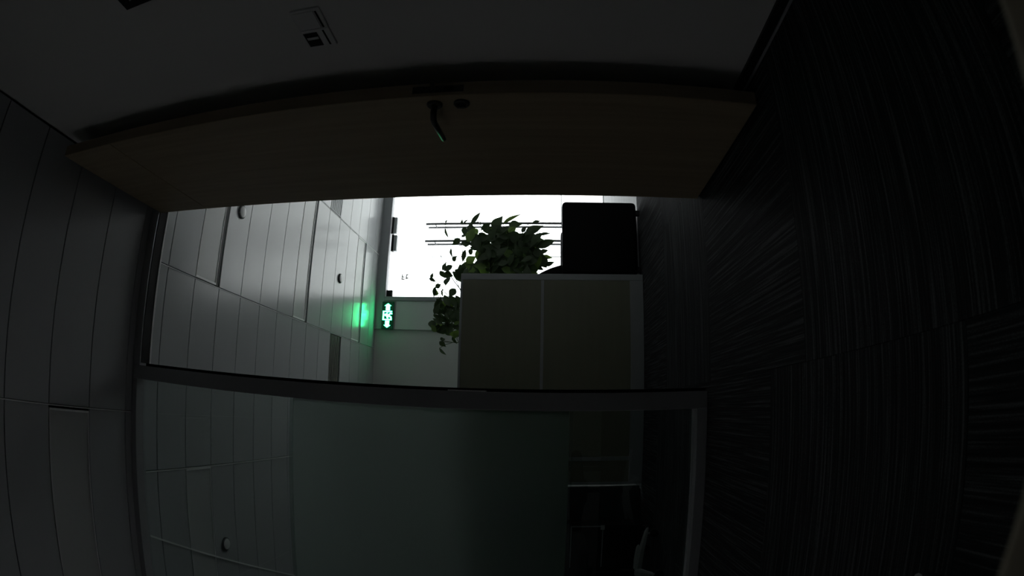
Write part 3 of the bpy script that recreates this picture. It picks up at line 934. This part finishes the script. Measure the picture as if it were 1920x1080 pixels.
shape_a = [.0, .33, .48, .50, .42, .27, .12, .0]
shape_b = [.0, .25, .42, .50, .47, .36, .2, .0]
LM = [leaf_mesh('leaf', M['leaf'], .12, .25, shape_a), leaf_mesh('leaf', M['leaf'], .2, .4, shape_b),
      leaf_mesh('leaf', M['leaf2'], .1, .3, shape_a)]
LEAVES = [
    (1.448,4.633,1.384,1.572,4.624,1.385,0.07,0.34), (1.473,4.454,1.36,1.588,4.427,1.28,0.042,0.2), (1.519,4.695,1.204,1.649,4.694,1.113,0.093,0.3),
    (1.494,4.49,1.098,1.593,4.47,0.936,0.046,-0.37), (1.567,4.721,1.065,1.574,4.705,0.941,0.075,0.09), (1.544,4.594,0.857,1.567,4.597,0.783,0.03,-0.18),
    (1.407,4.464,0.908,1.493,4.488,0.753,0.08,-0.04), (1.413,4.545,0.802,1.445,4.548,0.697,0.036,-0.36), (1.408,4.688,0.979,1.425,4.675,0.751,0.167,-0.14),
    (1.303,4.515,0.819,1.361,4.479,0.659,0.072,0.18), (1.303,4.66,0.784,1.335,4.684,0.715,0.044,-0.02), (1.288,4.73,0.771,1.271,4.723,0.676,0.04,0.03),
    (1.201,4.713,0.744,1.233,4.698,0.661,0.044,-0.02), (1.469,4.547,1.28,1.513,4.512,1.202,0.055,0.37), (1.448,4.725,1.486,1.392,4.747,1.565,0.058,-0.39),
    (1.366,4.746,1.569,1.28,4.717,1.554,0.032,0.33), (1.198,4.553,1.514,1.232,4.515,1.475,0.043,0.21), (1.264,4.429,1.39,1.163,4.455,1.415,0.04,-0.29),
    (1.297,4.718,1.396,1.354,4.682,1.37,0.062,-0.3), (1.211,4.667,1.419,1.272,4.676,1.332,0.074,0.18), (1.418,4.465,0.934,1.477,4.47,0.902,0.038,0.28),
    (1.551,4.712,1.441,1.481,4.74,1.462,0.071,0.16), (1.571,4.714,1.477,1.627,4.715,1.478,0.025,-0.02), (1.552,4.638,1.45,1.608,4.663,1.414,0.024,-0.25),
    (1.395,4.519,1.439,1.434,4.545,1.405,0.038,-0.21), (1.291,4.463,1.393,1.372,4.487,1.397,0.08,0.38), (1.381,4.466,0.978,1.39,4.43,0.919,0.042,0.01),
    (1.445,4.626,1.322,1.513,4.638,1.387,0.078,0.09), (1.434,4.595,1.079,1.39,4.563,1.167,0.069,-0.11), (1.433,4.591,1.165,1.404,4.63,1.114,0.06,-0),
    (1.411,4.653,1.345,1.457,4.666,1.28,0.07,0.1), (1.358,4.662,0.897,1.294,4.631,0.96,0.096,-0.22), (1.25,4.493,0.844,1.255,4.487,0.742,0.084,-0.16),
    (1.201,4.741,0.811,1.276,4.709,0.724,0.089,-0.35), (1.187,4.687,0.942,1.233,4.652,0.862,0.079,-0.36), (1.275,4.514,1.23,1.312,4.505,1.159,0.076,0),
    (1.016,4.442,1.668,1.081,4.462,1.658,0.028,0.34), (1.014,4.396,1.675,0.986,4.392,1.615,0.029,-0.09), (1.097,4.487,1.582,1.179,4.492,1.557,0.034,0.28),
    (1.147,4.5,1.503,1.094,4.473,1.57,0.048,-0.33), (1.095,4.565,1.588,1.079,4.605,1.509,0.067,0.11), (0.949,4.376,1.529,1.039,4.414,1.512,0.065,-0.23),
    (0.942,4.423,1.623,0.974,4.43,1.577,0.042,0.38), (0.917,4.482,1.642,0.899,4.47,1.6,0.051,0.37), (0.955,4.443,1.628,0.865,4.469,1.643,0.036,-0.15),
    (0.94,4.448,1.568,0.866,4.466,1.568,0.021,0.39), (0.512,4.478,1.583,0.47,4.486,1.526,0.043,-0.34), (0.458,4.461,1.578,0.399,4.431,1.518,0.028,0.35),
    (0.526,4.493,1.578,0.54,4.523,1.541,0.045,-0.32), (0.55,4.444,1.473,0.491,4.455,1.435,0.028,0.23), (0.684,4.481,1.652,0.607,4.451,1.638,0.064,-0.24),
    (0.572,4.361,1.586,0.64,4.399,1.641,0.042,-0.01), (1.134,4.635,1.637,1.072,4.664,1.588,0.044,-0.25), (0.633,4.406,1.602,0.565,4.418,1.545,0.058,-0.13),
    (0.944,4.464,1.463,0.868,4.456,1.516,0.074,0.07), (1.512,4.618,1.608,1.417,4.608,1.574,0.026,0.38), (1.59,4.717,1.626,1.62,4.699,1.608,0.018,0.04),
    (1.536,4.638,1.61,1.556,4.616,1.602,0.014,-0.27), (1.17,4.572,1.036,1.243,4.579,0.958,0.051,0.27), (1.099,4.618,0.896,1.116,4.618,0.793,0.044,-0.03),
    (1.003,4.434,0.888,1.141,4.419,0.883,0.076,0.22), (1.468,4.652,1.092,1.539,4.618,1.204,0.064,0.31), (1.336,4.736,1.139,1.362,4.764,1.029,0.064,0.2),
    (1.061,4.538,1.276,1.136,4.519,1.313,0.038,-0.1), (1.209,4.57,1.117,1.261,4.534,1.024,0.059,-0.24), (1.08,4.667,1.319,1.163,4.695,1.447,0.057,-0.35),
    (1.022,4.483,0.952,1.097,4.462,0.907,0.038,0.26), (1.214,4.591,1.314,1.356,4.574,1.262,0.07,0.09), (1.361,4.683,0.786,1.408,4.689,0.872,0.047,0.07),
    (1.377,4.707,1.222,1.405,4.711,1.366,0.057,0.11), (1.196,4.573,0.91,1.112,4.602,0.859,0.046,0.34), (1.265,4.622,1.239,1.357,4.631,1.232,0.035,0.31),
    (1.146,4.462,1.124,1.168,4.45,1.023,0.052,-0.13), (1.077,4.631,0.839,1.243,4.654,0.85,0.077,0.07), (1.056,4.622,0.988,1.193,4.645,1.033,0.06,-0.11),
    (1.163,4.66,1.318,1.095,4.682,1.198,0.07,-0.03), (1.537,4.692,1.117,1.418,4.654,1.044,0.056,0.09), (1.18,4.682,0.967,1.198,4.697,1.094,0.063,-0.31),
    (1.324,4.607,1.13,1.468,4.617,1.179,0.069,0.17), (1.13,4.762,1.479,1.253,4.731,1.415,0.073,-0.23), (1.259,4.66,1.182,1.202,4.623,1.065,0.069,-0.05),
    (1.032,4.438,1.243,1.048,4.449,1.151,0.047,0.11), (1.366,4.458,1.036,1.415,4.43,1.165,0.055,-0.13), (1.127,4.532,1.204,1.214,4.531,1.245,0.049,0.07),
    (1.279,4.538,0.892,1.157,4.5,0.83,0.051,-0.35), (1.202,4.728,0.899,1.265,4.703,1.039,0.075,0.35), (1.198,4.573,1.159,1.247,4.547,1.296,0.058,0.06),
    (1.388,4.448,1.303,1.23,4.427,1.276,0.07,0.07), (1.219,4.552,0.95,1.35,4.519,0.995,0.064,0.12), (1.085,4.511,1.168,1.222,4.548,1.099,0.055,-0.25),
    (1.241,4.48,1.165,1.222,4.463,1.298,0.061,0.24), (1.174,4.736,1.316,1.213,4.76,1.203,0.06,-0.22), (1.202,4.564,0.733,1.267,4.567,0.824,0.054,0.02),
    (1.35,4.756,1.177,1.41,4.778,1.043,0.055,0), (1.205,4.471,0.973,1.187,4.511,0.891,0.05,0.39), (1.264,4.716,0.877,1.414,4.736,0.852,0.079,0.2),
    (1.421,4.758,0.923,1.466,4.778,1.026,0.052,0.06), (1.226,4.616,1.115,1.312,4.624,1.216,0.062,-0.36), (1.337,4.642,1.069,1.273,4.61,0.956,0.062,0.3),
    (1.043,4.459,1.312,1.129,4.441,1.328,0.045,0.2), (1.325,4.476,1.332,1.39,4.451,1.261,0.038,-0.01), (1.125,4.758,1.1,1.147,4.796,0.994,0.058,-0.33),
    (1.405,4.426,0.774,1.27,4.4,0.867,0.073,0.24), (1.349,4.654,0.811,1.225,4.681,0.853,0.069,0.01), (1.409,4.574,0.941,1.447,4.6,1.09,0.082,-0.1),
    (1.403,4.716,1.298,1.441,4.722,1.182,0.05,-0.32), (1.33,4.43,1.209,1.463,4.429,1.137,0.062,-0.13), (1.567,4.774,1.245,1.464,4.738,1.122,0.077,-0.02),
    (1.398,4.689,1.065,1.374,4.674,0.977,0.044,0.14), (1.291,4.559,1.239,1.341,4.536,1.339,0.049,-0.34), (1.52,4.632,1.142,1.357,4.645,1.159,0.063,0.04),
    (1.294,4.541,0.93,1.258,4.509,0.847,0.042,-0.26), (1.155,4.733,1.204,1.139,4.723,1.114,0.038,0.08), (1.328,4.481,1.112,1.21,4.461,1.213,0.086,-0.35),
    (1.257,4.776,0.949,1.384,4.757,0.916,0.073,-0.06), (1.123,4.478,1.217,1.141,4.473,1.331,0.065,0.38), (1.29,4.557,0.937,1.444,4.518,0.931,0.066,-0.07),
    (1.238,4.639,1.269,1.16,4.627,1.34,0.056,-0.37), (1.374,4.665,1.17,1.302,4.659,1.104,0.036,0.32), (1.272,4.77,1.428,1.155,4.779,1.324,0.06,0.21),
    (1.096,4.687,0.909,1.132,4.653,1.052,0.071,0.08), (1.225,4.697,0.99,1.258,4.72,1.11,0.059,0.07), (1.117,4.688,1.186,1.171,4.712,1.034,0.089,0.26),
    (1.21,4.503,0.997,1.308,4.541,1.114,0.071,0.31), (1.289,4.454,1.357,1.26,4.438,1.253,0.047,-0.33), (1.45,4.609,1.426,1.39,4.581,1.286,0.075,-0.05),
    (1.169,4.548,1.337,1.17,4.554,1.184,0.079,-0.15), (1.327,4.46,0.92,1.389,4.42,0.86,0.05,0.32), (1.418,4.558,1.031,1.336,4.569,0.975,0.046,-0.34),
    (1.303,4.445,1.287,1.323,4.448,1.375,0.047,0.11), (1.097,4.754,1.187,1.181,4.735,1.293,0.072,0.3), (1.251,4.77,1.285,1.339,4.76,1.355,0.059,0.06),
    (1.205,4.452,0.845,1.173,4.465,0.945,0.05,0.24), (1.081,4.719,1.128,1.13,4.728,1.017,0.052,-0.14), (1.308,4.471,1.245,1.275,4.465,1.126,0.055,0.1),
    (1.172,4.434,1.199,1.287,4.42,1.204,0.057,0.29), (1.509,4.637,1.226,1.375,4.67,1.144,0.059,-0.31), (1.192,4.603,1.167,1.076,4.582,1.078,0.065,0.11),
    (1.407,4.769,1.09,1.559,4.779,1.054,0.082,0.37), (1.343,4.694,0.851,1.268,4.671,0.748,0.058,0.26), (1.173,4.662,1.016,1.155,4.676,0.88,0.07,0.33),
    (1.201,4.467,0.948,1.097,4.488,1.031,0.074,0.28), (1.21,4.421,1.135,1.289,4.428,1.034,0.053,0.01), (1.419,4.58,1.205,1.393,4.566,1.358,0.068,-0.32),
    (1.381,4.61,1.003,1.305,4.639,0.901,0.068,0.23), (1.103,4.426,1.001,1.066,4.433,0.918,0.036,-0.12), (1.132,4.741,0.84,1.221,4.766,0.795,0.036,-0.09),
    (1.263,4.516,1.063,1.213,4.478,0.973,0.053,-0.06), (1.147,4.481,0.891,1.255,4.503,0.777,0.082,0.01), (1.069,4.602,1.067,1.106,4.569,1.149,0.039,-0.3),
    (1.338,4.489,0.915,1.438,4.462,0.823,0.076,-0.31), (1.361,4.538,1.202,1.331,4.541,1.114,0.04,0.01), (1.11,4.57,1.223,1.26,4.57,1.179,0.066,-0.35),
    (1.081,4.567,1.187,1.185,4.58,1.176,0.039,-0.38), (1.08,4.659,1.119,1.128,4.693,1.248,0.066,0.38), (1.447,4.769,1.045,1.489,4.754,0.944,0.056,-0.15),
    (1.277,4.45,1.164,1.287,4.414,1.254,0.052,0.13), (1.169,4.594,1.156,1.249,4.557,1.148,0.038,0.18), (1.426,4.724,1.174,1.475,4.735,1.024,0.072,-0.08),
    (1.101,4.541,1.029,1.189,4.505,1.081,0.054,-0.2), (1.197,4.776,0.732,1.356,4.804,0.793,0.089,-0.27), (1.427,4.729,0.952,1.317,4.691,0.818,0.066,-0.25),
    (1.205,4.554,0.965,1.301,4.528,1.016,0.059,0.25), (1.409,4.704,0.815,1.322,4.725,0.858,0.056,0.09), (1.305,4.651,1.056,1.431,4.685,1.045,0.042,0.24),
    (1.134,4.661,1.532,1.045,4.701,1.419,0.075,-0.39), (1.166,4.576,1.05,1.121,4.577,0.948,0.059,0.2), (1.325,4.468,1.239,1.193,4.465,1.245,0.064,0.03),
    (1.377,4.643,1.062,1.364,4.666,0.919,0.074,-0.03), (1.496,4.766,1.209,1.389,4.741,1.196,0.052,0.29), (1.199,4.629,0.896,1.216,4.651,0.805,0.05,0.32),
    (1.395,4.721,1.019,1.405,4.751,1.166,0.063,-0.07), (1.123,4.492,1.264,1.258,4.486,1.285,0.058,-0.01), (1.199,4.615,1.009,1.333,4.63,0.927,0.081,0.35),
    (1.226,4.436,1.193,1.165,4.407,1.29,0.057,-0.21), (1.123,4.553,0.753,1.168,4.541,0.831,0.035,-0.39), (1.122,4.487,1.375,1.03,4.464,1.404,0.041,0.04),
    (0.999,4.402,1.417,1.071,4.43,1.29,0.082,-0.39), (1.317,4.674,0.912,1.43,4.663,0.924,0.055,0.24), (1.266,4.501,0.812,1.116,4.535,0.8,0.08,-0.24),
    (1.234,4.475,1.026,1.189,4.507,0.947,0.054,0.15), (1.404,4.697,1.309,1.375,4.692,1.218,0.052,0.33), (1.227,4.746,1.137,1.172,4.772,1.067,0.044,0.24),
    (1.289,4.756,1.085,1.373,4.728,1.218,0.083,0.26), (1.24,4.476,1.135,1.209,4.489,1.054,0.038,-0.18), (1.235,4.562,0.91,1.142,4.543,0.906,0.036,-0.3),
    (1.361,4.61,1.057,1.357,4.64,1.184,0.055,-0.12), (1.118,4.485,1.098,1.087,4.51,0.977,0.06,-0.19), (1.474,4.457,1.039,1.381,4.421,1.12,0.048,0.16),
    (1.397,4.766,1.393,1.491,4.781,1.348,0.042,0.06), (1.26,4.675,1.176,1.162,4.695,1.071,0.08,0.39), (1.147,4.649,1.511,1.066,4.621,1.371,0.085,0.4),
    (1.481,4.667,1.318,1.352,4.659,1.2,0.089,0.32), (1.289,4.742,1.084,1.373,4.733,1.011,0.062,-0.07), (1.31,4.476,1.162,1.41,4.512,1.05,0.057,0.16),
    (1.533,4.656,0.999,1.415,4.633,1.092,0.078,0.2), (1.528,4.761,1.295,1.546,4.79,1.144,0.074,-0.03), (1.16,4.451,1.158,1.252,4.463,1.08,0.058,-0.36),
    (1.089,4.574,1.323,1.058,4.568,1.209,0.051,0.35), (1.023,4.689,1.031,1.154,4.659,1.008,0.054,0.04), (1.384,4.654,0.8,1.383,4.633,0.906,0.056,0.07),
    (1.2,4.438,1.12,1.268,4.457,1.235,0.064,0.07), (1.334,4.751,1.217,1.409,4.783,1.362,0.082,-0.16), (1.326,4.44,1.378,1.474,4.452,1.319,0.079,0.15),
    (1.188,4.687,0.809,1.236,4.672,0.722,0.047,-0.07), (1.131,4.71,0.924,1.241,4.718,0.927,0.043,-0.18), (1.132,4.461,1.032,1.267,4.478,0.998,0.056,-0.16),
    (1.143,4.756,1.225,1.281,4.783,1.184,0.067,-0.05), (1.271,4.497,0.876,1.282,4.459,0.968,0.049,0.03), (1.089,4.679,1.445,1.197,4.646,1.471,0.065,-0.06),
    (1.135,4.554,1.001,1.192,4.552,0.887,0.049,0.08), (1.087,4.583,1.31,1.199,4.599,1.43,0.06,-0.22), (1.473,4.684,1.104,1.364,4.683,1.017,0.065,0.07),
    (1.292,4.642,0.927,1.278,4.674,0.832,0.041,0.38), (0.982,4.425,1.306,1.106,4.442,1.295,0.063,0.03), (1.241,4.65,1.218,1.204,4.629,1.297,0.046,-0.05),
    (1.438,4.57,0.976,1.374,4.563,0.867,0.057,0.33), (1.108,4.529,1.372,1.189,4.525,1.253,0.055,-0.36), (0.736,4.406,1.529,0.677,4.386,1.479,0.028,-0.09),
    (0.639,4.382,1.453,0.663,4.366,1.385,0.031,-0.13), (0.717,4.425,1.449,0.808,4.422,1.422,0.046,0.11), (0.768,4.45,1.586,0.719,4.448,1.5,0.04,-0.06),
    (0.72,4.432,1.633,0.688,4.444,1.559,0.031,-0.11), (0.794,4.498,1.607,0.816,4.523,1.521,0.05,0.28), (0.828,4.38,1.44,0.745,4.358,1.438,0.03,0.09),
    (0.743,4.482,1.604,0.661,4.478,1.519,0.05,0.25), (0.771,4.444,1.42,0.772,4.405,1.499,0.032,0.38), (0.677,4.488,1.623,0.63,4.478,1.539,0.048,0.25),
    (0.714,4.389,1.425,0.696,4.4,1.519,0.043,0.11), (0.652,4.415,1.415,0.73,4.443,1.504,0.053,-0.3), (0.633,4.385,1.462,0.552,4.391,1.499,0.049,0.18),
    (0.869,4.363,1.444,0.808,4.377,1.398,0.036,-0.22), (0.759,4.433,1.637,0.742,4.433,1.527,0.049,0.19), (0.602,4.417,1.472,0.676,4.439,1.479,0.031,-0.15),
    (0.593,4.493,1.6,0.602,4.481,1.488,0.043,-0.27), (0.826,4.405,1.556,0.778,4.44,1.458,0.046,0.15), (0.59,4.405,1.558,0.649,4.374,1.5,0.044,0.15),
    (0.781,4.461,1.634,0.847,4.431,1.573,0.046,-0.11), (0.737,4.474,1.422,0.758,4.483,1.521,0.054,0.37), (0.878,4.446,1.515,0.799,4.419,1.425,0.056,0.01),
    (0.598,4.461,1.614,0.68,4.501,1.631,0.033,-0.15), (0.779,4.38,1.484,0.885,4.407,1.551,0.057,0.17), (0.666,4.378,1.408,0.744,4.376,1.436,0.039,0.36),
    (0.602,4.422,1.425,0.518,4.425,1.458,0.045,-0.32), (0.867,4.498,1.627,0.791,4.487,1.544,0.043,0.03), (0.812,4.402,1.491,0.717,4.437,1.546,0.047,-0.07),
    (0.776,4.451,1.458,0.856,4.476,1.404,0.049,0.25), (0.659,4.43,1.407,0.618,4.457,1.487,0.038,0.16), (0.721,4.408,1.62,0.805,4.408,1.575,0.052,0.04),
    (0.721,4.439,1.468,0.66,4.453,1.393,0.044,-0.07), (0.727,4.476,1.547,0.663,4.505,1.521,0.035,-0.26), (0.56,4.467,1.427,0.589,4.44,1.518,0.046,-0.11),
    (0.584,4.466,1.578,0.657,4.429,1.591,0.042,0.38), (0.609,4.39,1.457,0.622,4.419,1.377,0.041,0.06), (0.677,4.435,1.569,0.77,4.47,1.588,0.043,-0.12),
    (0.563,4.494,1.488,0.613,4.513,1.56,0.039,-0), (0.683,4.427,1.496,0.621,4.451,1.535,0.033,-0.36), (0.636,4.392,1.539,0.686,4.38,1.626,0.04,0.16),
    (0.643,4.49,1.535,0.732,4.503,1.475,0.051,-0.28), (0.691,4.48,1.602,0.642,4.518,1.658,0.035,0.23), (0.577,4.402,1.506,0.607,4.424,1.608,0.049,-0.3),
    (0.586,4.441,1.468,0.676,4.458,1.541,0.058,0.03), (0.767,4.405,1.518,0.771,4.41,1.449,0.039,0.09), (0.776,4.423,1.484,0.69,4.406,1.508,0.046,-0.25),
    (0.833,4.494,1.55,0.824,4.529,1.438,0.059,-0.29), (0.558,4.487,1.373,0.598,4.491,1.481,0.056,0.26),
]

VINES = []
root = Vector((.56, 4.66, .94))
for tip in ((1.56, 4.6, 1.30), (1.45, 4.6, 1.05), (1.30, 4.62, .80), (1.5, 4.55, .9), (1.35, 4.6, 1.45), (1.15, 4.6, 1.2), (1.1, 4.6, 1.5), (1.25, 4.55, 1.62),
            (1.0, 4.55, 1.62), (.85, 4.45, 1.58), (.66, 4.42, 1.50), (.5, 4.42, 1.46), (.75, 4.45, 1.42), (1.2, 4.66, .85)):
    tip = Vector(tip)
    mid = (root + tip) / 2 + Vector((random.uniform(-.05, .05), 0, .22 if tip.z > 1.35 else .12))
    VINES.append([root * (1 - s) ** 2 + mid * 2 * s * (1 - s) + tip * s * s for s in [k / 9 for k in range(10)]])
for v in VINES:
    tube('stem', v, [.007 - .0005 * k for k in range(10)], M['stem'], pl, 6)
allp = [p for v in VINES for p in v[2:]]
bmp = bmesh.new()
for k, (bx, by, bz, tx, ty, tz, wd, roll) in enumerate(LEAVES):
    b, t_ = Vector((bx, by, bz)), Vector((tx, ty, tz))
    d = (t_ - b)
    Ln = d.length
    yv_ = d.normalized()
    zv = Vector((0, -1, .25))
    zv = (zv - yv_ * zv.dot(yv_)).normalized()
    zv.rotate(Matrix.Rotation(roll, 3, yv_))
    xv = yv_.cross(zv)
    me = LM[2] if k % 8 == 3 else LM[k % 2]
    o = bpy.data.objects.new('leaf', me)
    COL.objects.link(o)
    o.parent = pl
    b2 = b - Vector(pl.location)
    mw = Matrix(((xv.x * wd, yv_.x * Ln, zv.x * Ln * .5, b2.x), (xv.y * wd, yv_.y * Ln, zv.y * Ln * .5, b2.y), (xv.z * wd, yv_.z * Ln, zv.z * Ln * .5, b2.z), (0, 0, 0, 1)))
    o.matrix_local = mw
    near = min(allp, key=lambda p: (p - b).length)
    if (near - b).length < .3:
        m_ = (near + b) / 2 + Vector((0, 0, .015))
        bm_tube(bmp, [near - Vector(pl.location), m_ - Vector(pl.location), b2 + d * .04], .0022, 4)
pt = link('leaf_stalks', finish(bmp, 'leaf_stalks'), M['stem'], pl)
pt['kind'] = 'stuff'
